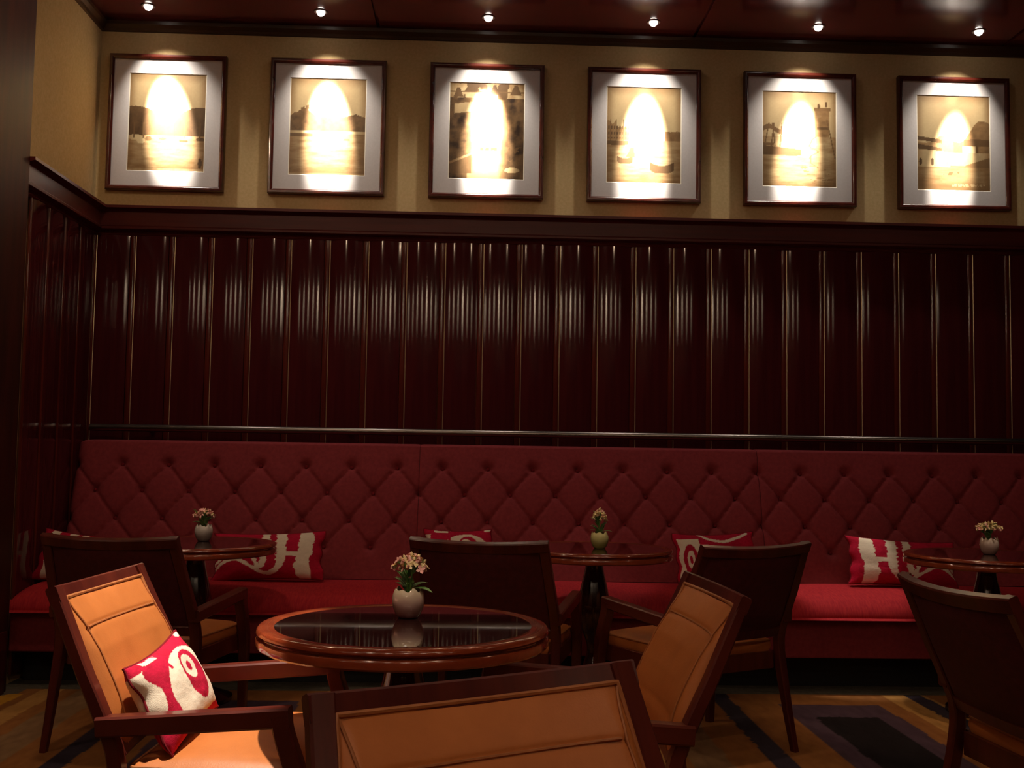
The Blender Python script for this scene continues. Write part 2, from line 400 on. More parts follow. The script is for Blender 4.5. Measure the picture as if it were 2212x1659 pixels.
# ------------------------------------------------------------------ framed prints
def sepia(L):
    L = np.clip(L, 0, 1)[..., None]
    a = np.array((.028, .014, .008)); m = np.array((.24, .135, .058)); b = np.array((.60, .46, .25))
    return np.where(L < .5, a+(m-a)*(L/.5), m+(b-m)*((L-.5)/.5))
def print_picture(k, u, v):
    n = lambda s, sx, sy, o=4: fbm(u*sx+3*k, v*sy+7*k, s+10*k, o)
    L = .86-.10*sst(.45, 1.0, v)+.06*(n(1, 3, 3)-.5)
    rip = .62+.16*(n(2, 6, 40)-.5)*2+.08*(n(3, 20, 90)-.5)
    if k == 0:
        top = .64+.025*np.exp(-((u-.1)/.16)**2)+.02*np.exp(-((u-.93)/.16)**2)+.03*(n(4, 14, 1)-.5)-.10*np.exp(-((u-.52)/.17)**2)
        hill = .13+.20*(n(5, 14, 14)-.4)+.18*np.exp(-((u-.5)/.2)**2)
        L = np.where(v < top, hill, L); L = np.where(v < .37, rip, L)
        for bx, by, bw, bh, c in ((.10, .345, .09, .03, .92), (.17, .31, .05, .03, .95), (.27, .335, .04, .025, .25), (.72, .315, .06, .012, .15), (.94, .335, .06, .02, .2), (.45, .335, .05, .015, .3)):
            L = np.where(((u-bx)/bw)**2+((v-by)/bh)**2 < 1, c, L)
        for bx in (.08, .20, .60, .73, .93): L = np.where((abs(u-bx) < .006) & (v > .34) & (v < .50), .25, L)
        L = np.where(((u-.94)/.025)**2+((v-.09)/.055)**2 < 1, .12, L)
        L = np.where(v < .03, .7+.3*n(6, 40, 40), L)
    elif k == 1:
        top = .60+.05*np.sin(u*9)*(u < .4)+.03*np.exp(-((u-.22)/.14)**2)+.04*(n(4, 30, 1)-.5)+.03*np.exp(-((u-.86)/.1)**2)
        L = np.where(v < top, .20+.32*(n(5, 18, 22)-.4), L)
        L = np.where((abs(v-.69-.015*np.sin(u*30)) < .022) & (abs(u-.24) < .11) & (n(7, 30, 20) > .42), .3, L)
        L = np.where((v < .455) & (v > .43), .85, L); L = np.where((v <= .43), rip*.95, L)
        L = np.where((v < .43) & (v > .395) & (u < .3), .25, L)
        L = np.where(((u-.75)/.05)**2+((v-.37)/.012)**2 < 1, .3, L)
        L = np.where(v < .025, .85, L)
    elif k == 2:
        side = sst(.12, .30, abs(u-.50))
        L = .80-.62*side*(v < .84)+.55*(n(1, 12, 14, 5)-.5)*(.25+side)
        L = np.where((v > .83) & (n(2, 7, 6) > .60), .22, L); L = np.where(abs(v-.905) < .008, .3, L)
        for hx, hw, hy in ((.30, .09, .96), (.60, .06, .93), (.88, .07, .93), (.12, .06, .9)):
            L = np.where((abs(u-hx) < hw*(1.1-(v-hy+.05)*8)) & (abs(v-hy) < .05), .22, L)
        L = np.where((abs(v-.74-.10*(u-.2)) < .05) & (abs(u-.2) < .13), .72, L)
        L = np.where((v < .17+.30*(u)) & (u < .30) & (v > .06), .20+.15*n(8, 30, 8), L)
        L = np.where(abs(v-(.16+.34*u)) < .012, np.where(u < .34, .62, L), L)
        L = np.where(((u-.84)/.10)**2+((v-.10)/.028)**2 < 1, .80, L)
        L = np.where((u > .74) & (v > .16) & (v < .34) & (n(9, 16, 16) > .5), .3, L)
        L = np.where((v < .06) & (abs(u-.45) < .2), .8, L)
        L = np.where((abs(v-.315) < .02) & (abs(u-.53) < .11) & (n(11, 40, 12) > .42), .35, L)
    elif k == 3:
        L = np.where((u < .14) & (v > .44) & (v < .63+.02*np.sin(u*60)), .55, L)
        L = np.where((u > .14) & (u < .30) & (v > .44) & (v < .58), .50+.2*(n(3, 20, 20)-.5), L)
        wx = ((u*26) % 1 > .5) & ((v*17) % 1 > .45) & (u < .29) & (v > .46) & (v < .60)
        L = np.where(wx, .2, L)
        L = np.where((u > .78) & (v > .445) & (v < .53+.03*(n(4, 20, 1))), .38+.3*(n(5, 24, 24)-.5), L)
        L = np.where(v < .445, rip*1.08, L)
        L = np.where((abs(u-.15) < .14) & (v < .435) & (v > .405-.02*np.cos((u-.15)*9)), .25, L)
        for mx in (.06, .13, .22, .34, .47): L = np.where((abs(u-mx) < .005) & (v > .42) & (v < .66), .3, L)
        def boat(cx, cy, w, h, flip=1):
            t = (u-cx)/w; return (abs(t) < 1) & (v-cy < h*(.35+.65*t*t)) & (v-cy > -h*(1-t**4*.6))
        L = np.where(boat(.25, .24, .105, .042), .22, L); L = np.where(boat(.74, .165, .16, .058), .18, L)
        L = np.where((abs(v-.225+.04*(u-.74)) < .006) & (abs(u-.72) < .12), .7, L)
        L = np.where((abs(u-.33-(v-.3)*.2) < .05*(.42-v)*8) & (v > .27) & (v < .37), .35, L)
    elif k == 4:
        L = np.where((v > .53) & (v < .56), .84, L)
        L = np.where(v < .53, rip*1.05, L)
        hull = (u < .52) & (v < .43-.07*u) & (v > .335-.02*u+.10*np.maximum(0, u-.44)); L = np.where(hull, .24, L)
        L = np.where((u < .15) & (v > .43) & (v < .455), .35, L)
        L = np.where((abs(v-.60-.03*np.sin(u*18)) < .025) & (u < .27), .33, L)
        for mx, s in ((.03, .25), (.12, .15), (.17, -.15), (.24, .1)): L = np.where((abs(u-mx-(v-.43)*s) < .008) & (v > .42) & (v < .67), .30, L)
        hut = (u > .71) & (u < .90) & (v > .53) & (v < .82); L = np.where(hut, .48+.35*(n(6, 12, 22)-.5), L)
        L = np.where((u > .73) & (u < .89) & (abs(v-.62) < .012), .2, L); L = np.where((u > .70) & (u < .92) & (v > .80) & (v < .835), .35, L)
        for bx, by in ((.76, .85), (.86, .87)): L = np.where(((u-bx)/.018)**2+((v-by)/.03)**2 < 1, .2, L)
        L = np.where((abs(u-.90-(.60-v)*.27) < .008) & (v > .30) & (v < .72), .3, L)
        pole = .68+.05*np.sin(v*38)+.02*np.sin(v*71); L = np.where((abs(u-pole) < .012) & (v > .20) & (v < .54), .42, L)
        L = np.where((abs(u-.68-(.2-v)) < .16) & (v < .23) & (n(8, 9, 60) > .55), .45, L)
    else:
        top = .50+.22*sst(.55, .85, u)+.02*np.sin(u*16); L = np.where((v < top) & (u > .45), .40+.3*(n(4, 18, 26)-.5), L)
        L = np.where((u < .5) & (v < .50+.08*np.exp(-((u-.36)/.12)**2)) & (v > .40), .55, L)
        L = np.where((v < .57-.10*u) & (v > .53-.10*u) & (u < .34), .20, L)
        L = np.where((v < .49-.13*u) & (v > .435-.06*u) & (u < .34), .18, L)
        L = np.where((v <= .435-.06*u) & (v > .24) & (u < .42), .80, L)
        L = np.where((v < .55-.06*abs(u-.8)) & (v > .475) & (u > .64), .20, L)
        L = np.where((v <= .475) & (v > .40) & (u > .62) & (u < .80), .85, L); L = np.where((abs(u-.82) < .012) & (v > .40) & (v < .50), .2, L)
        L = np.where((v < .40) & (v > .26), np.where(u > .40, .70+.12*(n(6, 20, 20)-.5), L), L)
        L = np.where((v < .27+.26*(u-.66)) & (u > .66) & (v > .25), .36, L)
        for bx, by in ((.05, .30), (.21, .30)): L = np.where(((u-bx)/.022)**2+((v-by)/.038)**2 < 1, .15, L)
        L = np.where(v < .25, .56+.25*(n(8, 4, 40)-.5), L)
        L = np.where((v > .165) & (v < .20) & (abs(u-.5) < .14) & (n(9, 34, 26) > .5), .30, L)
        L = np.where((v > .045) & (v < .07) & (abs(u-.68) < .24) & (n(10, 70, 40) > .48), .88, L)
    L = L+.05*(n(20, 60, 80, 2)-.5)
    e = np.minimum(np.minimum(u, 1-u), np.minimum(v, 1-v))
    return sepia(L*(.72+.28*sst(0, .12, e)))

PW, PH, PXS, PX, PZ = .698, .831, .964, -2.224, 2.723
FWD = .028; DEP = .046
prints = [
    'framed sepia print of a harbour between dark headlands, beside the left corner',
    'framed sepia print of water under a low tree line, between harbour and market prints',
    'framed sepia print of a crowded market lane with hanging goods',
    'framed sepia print of two dark rowing boats before waterfront houses',
    'framed sepia print of a stilt hut and a moored hull on water',
    'framed sepia print of roofed houses below a hill, rightmost on the wall',
]
def frame_mesh(w, h, fw, d):
    """mitred picture frame moulding round a w x h opening outside size, depth d"""
    prof = [(0, 0), (0, -d+.006), (.004, -d), (fw*.55, -d), (fw*.7, -d+.003), (fw, -d+.012), (fw, -d+.020), (fw-.006, -d+.020), (fw-.006, 0)]
    cs = [(0, 0, 1, 1), (w, 0, -1, 1), (w, h, -1, -1), (0, h, 1, -1)]
    return loft([[(x+sx*a, y, z+sz*a) for a, y in prof] for x, z, sx, sz in cs], closed=True)
NU, NV = 108, 144
for k in range(6):
    x = PX+PXS*k
    t = thing('framed_print', prints[k], 'picture', (x, 0, PZ), 0, 'framed sepia prints under the picture lights')
    V, F = frame_mesh(PW, PH, FWD, DEP)
    mesh('frame', V, F, M['framewood'], t, smooth=True)
    mw, mt, mb = .090, .086, .090
    i0, i1, j0, j1 = FWD-.006, PW-FWD+.006, FWD-.006, PH-FWD+.006
    ox0, ox1, oz0, oz1 = FWD+mw, PW-FWD-mw, FWD+mb, PH-FWD-mt
    ym = -DEP+.021
    V = [(i0, ym, j0), (i1, ym, j0), (i1, ym, j1), (i0, ym, j1), (ox0, ym, oz0), (ox1, ym, oz0), (ox1, ym, oz1), (ox0, ym, oz1)]
    V += [(a, ym+.004, b) for a, _, b in V[:]]
    F = [[0, 1, 5, 4], [1, 2, 6, 5], [2, 3, 7, 6], [3, 0, 4, 7]]
    F += [[q+8 for q in f[::-1]] for f in F] + [[0, 8, 9, 1], [1, 9, 10, 2], [2, 10, 11, 3], [3, 11, 8, 0]]
    mesh('mat_board', V, F, M['mat'], t)
    c = .0045
    a = [(ox0, ym, oz0), (ox1, ym, oz0), (ox1, ym, oz1), (ox0, ym, oz1)]
    b = [(ox0+c, ym+.0045, oz0+c), (ox1-c, ym+.0045, oz0+c), (ox1-c, ym+.0045, oz1-c), (ox0+c, ym+.0045, oz1-c)]
    mesh('mat_bevel', a+b, [[0, 1, 5, 4], [1, 2, 6, 5], [2, 3, 7, 6], [3, 0, 4, 7]], M['bevelcut'], t)
    uu, vv = np.meshgrid(np.linspace(0, 1, NU), np.linspace(0, 1, NV))
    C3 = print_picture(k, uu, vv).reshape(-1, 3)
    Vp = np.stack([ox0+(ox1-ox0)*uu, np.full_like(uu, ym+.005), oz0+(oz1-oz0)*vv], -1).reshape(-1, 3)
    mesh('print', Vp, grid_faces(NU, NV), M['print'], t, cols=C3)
    V, F = box((.02, -.014, .02), (PW-.02, -.001, PH-.02)); mesh('backing_board', V, F, M['black'], t)

# ------------------------------------------------------------------ picture downlights
def spot(name, parent, loc, target, power, cone, blend, color, radius=.018):
    ld = bpy.data.lights.new(name, 'SPOT'); ld.energy = power; ld.spot_size = math.radians(cone); ld.spot_blend = blend
    ld.color = color; ld.shadow_soft_size = radius
    o = bpy.data.objects.new(name, ld); col.objects.link(o); o.parent = parent
    o.location = loc
    d = Vector(target)-Vector(loc)
    o.rotation_euler = d.to_track_quat('-Z', 'Y').to_euler()
    return o
LP = [(-1.937, -.262), (-.936, -.252), (.050, -.246), (1.033, -.248), (2.023, -.254), (2.998, -.258)]
lamp_labels = ['first ceiling downlight from the left, above the headlands print',
               'ceiling downlight above the tree line print', 'ceiling downlight above the market lane print',
               'ceiling downlight above the rowing boats print', 'ceiling downlight above the stilt hut print',
               'last ceiling downlight on the right, above the hillside houses print']
APEX = [3.40, 3.38, 3.36, 3.34, 3.33, 3.28]
CORE = [1.15, 1.1, 1.0, 1.0, .75, .62]
for k, (x, y) in enumerate(LP):
    t = thing('ceiling_downlight', lamp_labels[k], 'ceiling light', (x, y, ZC-.012), 0, 'picture downlights in the ceiling')
    V, F = lathe([(.026, -.0), (.027, -.004), (.038, -.005), (.041, -.002), (.041, 0.0)], 28); mesh('trim_ring', V, F, M['trimring'], t, smooth=True)
    V, F = lathe([(.0, -.026), (.010, -.0245), (.018, -.019), (.023, -.011), (.025, -.002), (.025, .0)], 24); mesh('lamp', V, F, M['bulb'], t, smooth=True)
    px = PX+PXS*k+PW/2
    zt = APEX[k]-.155
    spot('picture_spot', t, (0, -.0, -.045), (px-x, -y-.03, zt-ZC), PIC_CORE*CORE[k], (29, 29, 28.5, 28, 26, 24)[k], .85, SPOT_COL)
    spot('picture_spill', t, (0, -.0, -.045), (px-x, -y-.03, 3.28-ZC), PIC_SPILL, 78, 1.0, SPOT_COL)
    spot('picture_ring', t, (0, -.0, -.045), (px-x, -y-.03, 3.485-ZC), 22, 18, 1.0, SPOT_COL)

# ------------------------------------------------------------------ opposite wall (seen in the lacquer): prints, lamps, panelling
V, F = box((XL, YF, 0), (XR, YF+.06, ZLEDGE)); mesh('wood_panelling', V, F, M['panel'], wf)
V, F = box((XL, YF, ZLEDGE-.02), (XR, YF+.15, ZLEDGE)); mesh('ledge', V, F, M['beige'], wf)
opp = None
for k in range(-4, 4):
    x = .2+.98*k
    if opp is None:
        V, F = frame_mesh(PW, PH, FWD, DEP); V = [(PW-a, -b, c) for a, b, c in V]
        of = mesh('picture_frame', V, F, M['framewood'], wf, smooth=True, loc=(x-PW/2, YF, PZ))
        V, F = box((.02, .001, .02), (PW-.02, .026, PH-.02))
        om = mesh('picture_board', V, F, M['printback'], of)
        opp = of
    else:
        o = copy_tree(opp); o.location = (x-PW/2, YF, PZ)
    pw = {-5: .5, -4: .7, -3: .8, -2: .9, -1: .9, 0: 2.0, 1: .9, 2: .7, 3: .4, 4: .25}[k]
    lamp = bpy.data.objects.new('opposite_lamp', None); col.objects.link(lamp); lamp.parent = ceil; lamp.location = (x, YF+.38, ZC-.012)
    spot('opposite_spot', lamp, (0, 0, -.045), (0, -.35, 3.14-ZC), 800*pw, 28, .7, SPOT_COL)
    spot('opposite_spill', lamp, (0, 0, -.045), (0, -.35, 3.0-ZC), 3, 95, 1.0, SPOT_COL)

# room downlights: ceiling fittings with their lamps
fit = None
for (x, y, p, cone, bl, c, *aim) in ROOM_LIGHTS:
    if fit is None:
        V, F = lathe([(.034, -.0), (.035, -.004), (.05, -.005), (.053, -.002), (.053, 0.0)], 24)
        fit = mesh('downlight', V, F, M['trimring'], ceil, smooth=True, loc=(x, y, ZC-.012))
        V, F = lathe([(.033, -.001), (.0, -.0012)], 24); mesh('downlight_lamp', V, F, M['bulb'], fit)
        cur = fit
    else:
        cur = fit.copy(); col.objects.link(cur); cur.location = (x, y, ZC-.012)
        ch = [q for q in fit.children if q.type == 'MESH'][0].copy(); col.objects.link(ch); ch.parent = cur
    if cone == 180:
        ld = bpy.data.lights.new('downlight_disc', 'AREA'); ld.shape = 'DISK'; ld.size = .13; ld.energy = p; ld.color = c
        q = bpy.data.objects.new('downlight_disc', ld); col.objects.link(q); q.parent = cur; q.location = (0, 0, -.012)
        continue
    spot('downlight_spot', cur, (0, 0, -.02), ((aim[0][0]-x, aim[0][1]-y, aim[0][2]-ZC) if aim else (0, 0, -3)), p, cone, bl, c, .03)

# ------------------------------------------------------------------ carpet
def carpet_cols(X, Y):
    n = fbm(X*2.2, Y*2.2, 5); n2 = fbm(X*40, Y*14, 8, 3)
    wob = .03*(fbm(X*9, Y*9, 3)-.5)
    PXc, PYc = 2.75, 4.2
    bx = np.abs((X-1.725+PXc/2) % PXc - PXc/2)-.145
    yc = -2.71
    by = (np.abs((Y-yc+PYc/2) % PYc - PYc/2)-1.19)/2.5
    d = np.maximum(bx, by+.0)+wob*.5+.06*np.maximum(by, 0)
    black = np.array((.020, .016, .018)); purple = np.array((.085, .052, .075)); brown = np.array((.30, .125, .040)); blue = np.array((.045, .035, .050))
    gold = np.array((.46, .24, .075)); tan = np.array((.26, .15, .075)); grey = np.array((.12, .10, .085))
    out = np.zeros(X.shape+(3,)); out[:] = brown
    def put(m, c): out[m] = c
    put(d < .10, purple); put(d < 0, black)
    put((d >= .20) & (d < .42) & ((X-1.725+PXc/2) % PXc > PXc/2) , gold)
    put((d >= .31) & (d < .40), blue)
    put((d >= .56) & (d < .72), tan)
    put((d >= .80) & (d < .90), gold)
    put(d >= .98, grey)
    put((d > .95) & (n > .56), np.array((.55, .27, .03)))
    return out*(.78+.44*n2)[..., None]
xs_ = np.concatenate([np.arange(-6.4, -2.6, .08), np.arange(-2.6, 3.3, .0095), np.arange(3.4, 6.45, .08)])
ys_ = np.concatenate([np.arange(-7.5, -2.8, .06), np.arange(-2.8, -1.07, .0085), [-1.065]])
XX, YY = np.meshgrid(xs_, ys_)
Vc = np.stack([XX, YY, np.full_like(XX, .006)], -1).reshape(-1, 3)
cp = mesh('carpet', Vc, grid_faces(len(xs_), len(ys_)), M['carpet'], cols=carpet_cols(XX, YY).reshape(-1, 3))
tag(cp, 'patterned carpet with orange, gold, purple and black bands on the floor', 'carpet')

# ------------------------------------------------------------------ banquette
sofa = thing('banquette', 'long burgundy button-tufted banquette along the panelled wall', 'banquette', (0, 0, 0))
SX0, SX1 = -2.262, 3.9
BT = np.array((-.185, 1.205)); BB = np.array((-.425, .47))          # top and bottom line of the back (y, z)
bd_ = (BB-BT)/np.linalg.norm(BB-BT); bn_ = np.array((bd_[1], -bd_[0]))
if bn_[0] > 0: bn_ = -bn_
BL = np.linalg.norm(BB-BT)
rows = [.124, .277, .438, .588]; BSX = .2607; BX0 = -1.995
def tuft(x, s):
    """relief of the tufted back, metres along its normal"""
    a = (x-BX0)/BSX; v = np.interp(s, [0]+rows+[BL], [-.8, 0, 1, 2, 3, 3.9])
    p = a+v/2; q = a-v/2
    P_ = np.abs(np.sin(PI*p)); Q_ = np.abs(np.sin(PI*q))
    pil_ = np.minimum(P_, Q_)
    puff = 1-np.exp(-pil_/.055)
    puff = .72*puff+.28*np.sqrt(np.clip(P_*Q_, 0, 1))
    inside = sst(-.02, .25, v)*sst(3.12, 2.9, v)
    h = .029*(inside*puff+(1-inside)*.95)
    # buttons pull the cloth in, in every direction
    for r, row in enumerate(rows):
        xx = (x-BX0)/BSX+(.5 if r % 2 else 0); fx = (xx-np.round(xx))*BSX; fy = s-row
        rr = np.hypot(fx, fy)
        g = np.exp(-(rr/.024)**1.4)
        ang = np.arctan2(fy, fx)
        h = h-.044*g*(1+.10*np.cos(ang*9))*np.where(inside > .5, .62, 1.0)
    return h
seams = [SX0, -.302, 1.665, 3.63, SX1]
bt = None
for k in range(4):
    a, b = seams[k], seams[k+1]
    nx = max(12, int((b-a)/.0105)); X_ = np.linspace(a+.001, b-.001, nx)
    S_ = np.concatenate([[-.10, -.085, -.06, -.035, -.018, -.006], np.arange(.004, BL, .0092), [BL]])
    xx, ss = np.meshgrid(X_, S_)
    h = tuft(xx, np.clip(ss, 0, BL))
    edge = np.minimum(xx-a, b-xx); h = h-.018*np.exp(-edge/.010)*.5
    if k == 0: h = h-.05*np.exp(-(xx-a)/.025)
    base = BT[None, None, :]+np.clip(ss, 0, BL)[..., None]*bd_
    Y_ = base[..., 0]+bn_[0]*h; Z_ = base[..., 1]+bn_[1]*h
    # roll over the top
    ro = np.clip(-ss, 0, .1)/.1; th = ro*PI/2
    rr = .04
    tf = sst(.035, 0, ss)
    Z_ = np.where(ss < 0, BT[1]+bn_[1]*h+.0+rr*.35*np.sin(th*1.0), Z_); Y_ = np.where(ss < 0, BT[0]+bn_[0]*h+(1-np.cos(th))*.105, Y_)
    Z_ = Z_+.006*np.sin(xx*7.1)*tf*0
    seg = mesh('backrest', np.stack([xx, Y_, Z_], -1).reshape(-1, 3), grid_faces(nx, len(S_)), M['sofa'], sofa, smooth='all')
    for r, row in enumerate(rows):
        for i in range(-2, 30):
            x = BX0+BSX*(i-(.5 if r % 2 else 0))
            if x < a+.02 or x >= b-.02: continue
            y, z = BT+bd_*row+bn_*(-.004)
            if bt is None:
                V, F = lathe([(.011, -.004), (.0115, 0), (.0095, .0035), (.005, .0055), (0, .006)], 12)
                ang = math.atan2(-bn_[0], bn_[1])
                rot = Matrix.Rotation(ang, 3, 'X'); V = [tuple(rot @ Vector(q)) for q in V]
                bt = mesh('button', V, F, M['button'], seg, smooth=True, loc=(x, y, z))
            else:
                o = bt.copy(); col.objects.link(o); o.parent = seg; o.location = (x, y, z)
V, F = box((SX0, -.17, .05), (SX1, -.035, 1.19), .01); mesh('back_frame', V, F, M['black'], sofa)
V, F = box((SX0, -.13, 1.190), (SX1, -.040, 1.212), .006); mesh('wood_cap', V, F, M['bead'], sofa)
# seat cushion with a soft front roll
xs2 = np.linspace(SX0, SX1, 260)
prof = [(-.36, .462), (-.45, .478), (-.60, .486), (-.75, .486), (-.88, .478), (-.96, .462), (-1.005, .438), (-1.030, .405), (-1.034, .378), (-1.012, .368), (-.40, .366)]
pp = smoother([(y, z) for y, z in prof], 3)
Vs = []
for x in xs2:
    e = min(x-SX0, SX1-x); dz = -.03*math.exp(-e/.03)
    for y, z in pp: Vs.append((x, y, z+dz*(z > .43)+.004*math.sin(x*3.1+1)*(z > .45)))
n = len(pp); Fs = [[i*n+k, i*n+(k+1) % n, (i+1)*n+(k+1) % n, (i+1)*n+k] for i in range(len(xs2)-1) for k in range(n)]
Fs += [list(range(n)), [(len(xs2)-1)*n+k for k in range(n)][::-1]]
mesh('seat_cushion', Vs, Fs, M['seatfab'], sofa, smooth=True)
V, F = box((SX0, -1.004, .172), (SX1, -.40, .372), .008); mesh('seat_base', V, F, M['sofa'], sofa)  # darker back fabric puts the shade of the seat front into its colour
V, F = box((SX0+.01, -.84, .0), (SX1, -.1, .172)); mesh('plinth', V, F, M['black'], sofa)

# ------------------------------------------------------------------ ikat pillows
RED = np.array((.50, .012, .050)); RED2 = np.array((.36, .010, .030)); CREAM = np.array((.84, .74, .60))
def ikat_oval(u, v, flip=False):
    if flip: u = 1-u
    j = .012*(fbm(u*70, v*9, 4, 2)-.5)+.03*(fbm(u*12, v*30, 9, 2)-.5)
    uu = u+j
    m = np.zeros(u.shape, bool)
    lobes = .085+.030*np.abs(np.sin(v*PI*2.0))+.025*np.exp(-((v-.5)/.06)**2)
    cxs = .855-.018*np.sin(v*PI*2)
    m |= np.abs(uu-cxs+.02) < lobes*.62
    m |= (np.abs(v-.50+.04*(u-.8)) < .045) & (uu > .62) & (uu < .80)
    p1 = smoother([(.61, 1.08), (.625, .8), (.625, .5), (.605, .28), (.55, .14), (.48, .13), (.38, .24), (.29, .37), (.2, .43), (.1, .36), (-.02, .18)], 5)
    d, t = polydist(uu, v, p1, 2.2); m |= d < (.105-.072*sst(.05, .55, t))
    p2 = smoother([(.48, 1.08), (.49, .75), (.48, .48), (.46, .31), (.42, .27), (.40, .38), (.34, .54), (.26, .64), (.16, .58), (.08, .44), (-.02, .30)], 5)
    d, t = polydist(uu, v, p2, 2.2); m |= d < (.075-.042*sst(.1, .6, t))
    return m
def ikat_eye(u, v, flip=False):
    if flip: u = 1-u
    j = .016*(fbm(u*60, v*8, 14, 2)-.5); jv = .02*(fbm(u*9, v*9, 15, 2)-.5)
    x = u+j; y = v+jv
    el = lambda cx, cy, rx, ry: ((x-cx)/rx)**2+((y-cy)/ry)**2
    m = np.zeros(u.shape, bool)
    m |= (el(.60, .42, .40, .46) < 1) & (y > .10)
    m &= ~(el(.63, .53, .165, .30) < 1)
    m |= el(.60, .63, .095, .135) < 1
    m &= ~(el(.60, .63, .038, .055) < 1)
    m |= (x < .10+.03*np.sin(y*14)) & (y < .88) & (y > .30)
    m |= (np.abs(y-.955) < .03) & (np.abs(x-.26) < .12)
    m |= (el(.93, .97, .05, .035) < 1)
    m &= ~((np.abs(x-.36) < .018) & (y > .72))
    return m
def ikat_end(u, v, flip=False):
    if flip: u = 1-u
    x = u+.012*(fbm(u*60, v*8, 24, 2)-.5); y = v+.02*(fbm(u*9, v*9, 25, 2)-.5)
    el = lambda cx, cy, rx, ry: ((x-cx)/rx)**2+((y-cy)/ry)**2
    m = (x < .275) & (x > .025) & (y < .88) & (y > .03)
    m &= ~(el(.150, .47, .085, .29) < 1)
    m |= el(.155, .48, .046, .165) < 1
    m &= ~(el(.155, .48, .021, .08) < 1)
    m |= (el(.37, .42, .065, .24) < 1)
    d, t = polydist(x, y, smoother([(.30, .98), (.40, .86), (.56, .80), (.72, .86), (.90, .97)], 5), 1.6); m |= d < .028
    m |= (el(.72, .40, .14, .22) < 1) & ~(el(.72, .40, .07, .11) < 1)
    return m
def make_pillow(name, label, W, H, D, fn, flip=False, seed=0, sag=0.0):
    nu, nv = (150, 84) if W > .45 else (110, 96)
    u = np.linspace(0, 1, nu); v = np.linspace(0, 1, nv); uu, vv = np.meshgrid(u, v)
    a = 2*uu-1; b = 2*vv-1
    th = D/2*(np.clip(1-np.abs(a)**2.6, 0, 1)**.55)*(np.clip(1-np.abs(b)**2.6, 0, 1)**.55)
    th = th*(1+.16*(fbm(uu*5, vv*5, seed+30)-.5))
    X = W/2*a*(1-.075*(1-b*b)**1.0*np.abs(a)**3); Z = H/2*b*(1-.11*(1-a*a)*np.abs(b)**3)
    X = X+.006*np.sin(b*9+seed)*np.abs(a)**4
    m = fn(uu, vv, flip)
    tone = (fbm(uu*60, vv*60, seed+2, 2)-.5)
    base = np.where((fbm(uu*6, vv*6, seed+5) > .52)[..., None], RED, .55*RED+.45*RED2)*(1+.35*tone)[..., None]
    c = np.where(m[..., None], CREAM*(1+.12*tone)[..., None], base)
    # the front carries the motif, the back the same weave
    F1 = grid_faces(nu, nv)
    Vf = np.stack([X, -th-.0015, Z], -1).reshape(-1, 3); Vb = np.stack([X, th+.0015, Z], -1).reshape(-1, 3)
    Vall = np.concatenate([Vf, Vb]); n0 = nu*nv
    F2 = [[q+n0 for q in f[::-1]] for f in F1]
    rim = [i for i in range(nu)]+[j*nu+nu-1 for j in range(1, nv)]+[(nv-1)*nu+i for i in range(nu-2, -1, -1)]+[j*nu for j in range(nv-2, 0, -1)]
    F3 = [[rim[i], rim[(i+1) % len(rim)], rim[(i+1) % len(rim)]+n0, rim[i]+n0] for i in range(len(rim))]
    cc = np.concatenate([c.reshape(-1, 3)]*2)
    o = mesh(name, Vall, F1+F2+F3, M['ikat'], cols=cc, smooth='all')
    tag(o, label, 'pillow', 'red and cream ikat pillows')
    V, F = tube([Vf[i]*(1, 0, 1) for i in rim], .0035, 6, True)
    mesh('seam_edge', V, F, M['button'], o, smooth=True)
    return o
def set_axes(o, loc, ux, vz):
    ux = Vector(ux).normalized(); vz = Vector(vz); vz = (vz-ux*vz.dot(ux)).normalized(); ny = vz.cross(ux)
    o.matrix_world = Matrix(((ux.x, ny.x, vz.x, loc[0]), (ux.y, ny.y, vz.y, loc[1]), (ux.z, ny.z, vz.z, loc[2]), (0, 0, 0, 1)))
p = make_pillow('lumbar_pillow', 'red and cream ikat lumbar pillow on banquette behind the left back table', .60, .265, .13, ikat_oval, False, 1)
set_axes(p, (-1.075, -.62, .612), (1, -.03, .035), (.02, .30, 1))
p = make_pillow('lumbar_pillow', 'red and cream ikat lumbar pillow on banquette, partly behind the right back table', .61, .265, .13, ikat_oval, True, 2)
set_axes(p, (2.345, -.64, .618), (1, .02, -.055), (-.02, .30, 1))
p = make_pillow('scatter_pillow', 'ikat pillow of which only the top shows over the middle dark chair back', .37, .29, .12, ikat_eye, False, 3)
set_axes(p, (-.065, -.60, .628), (1, .05, .0), (0, .30, 1))
p = make_pillow('scatter_pillow', 'ikat pillow with a red ring motif, half hidden behind the right dark chair back', .48, .29, .13, ikat_end, False, 4)
set_axes(p, (1.325, -.64, .628), (1, .22, .02), (0, .28, 1))
p = make_pillow('scatter_pillow', 'red pillow tip peeking out at the left end of the banquette', .46, .27, .12, ikat_oval, True, 6)
set_axes(p, (-2.03, -.72, .60), (1, -.10, -.10), (.05, .30, 1))
p = make_pillow('scatter_pillow', 'red and white ikat pillow with an eye motif on the tan leather chair seat', .36, .235, .105, ikat_eye, False, 5)
set_axes(p, (-.745, -3.635, .572), (.06, .99, .09), (-.50, .0, .86))

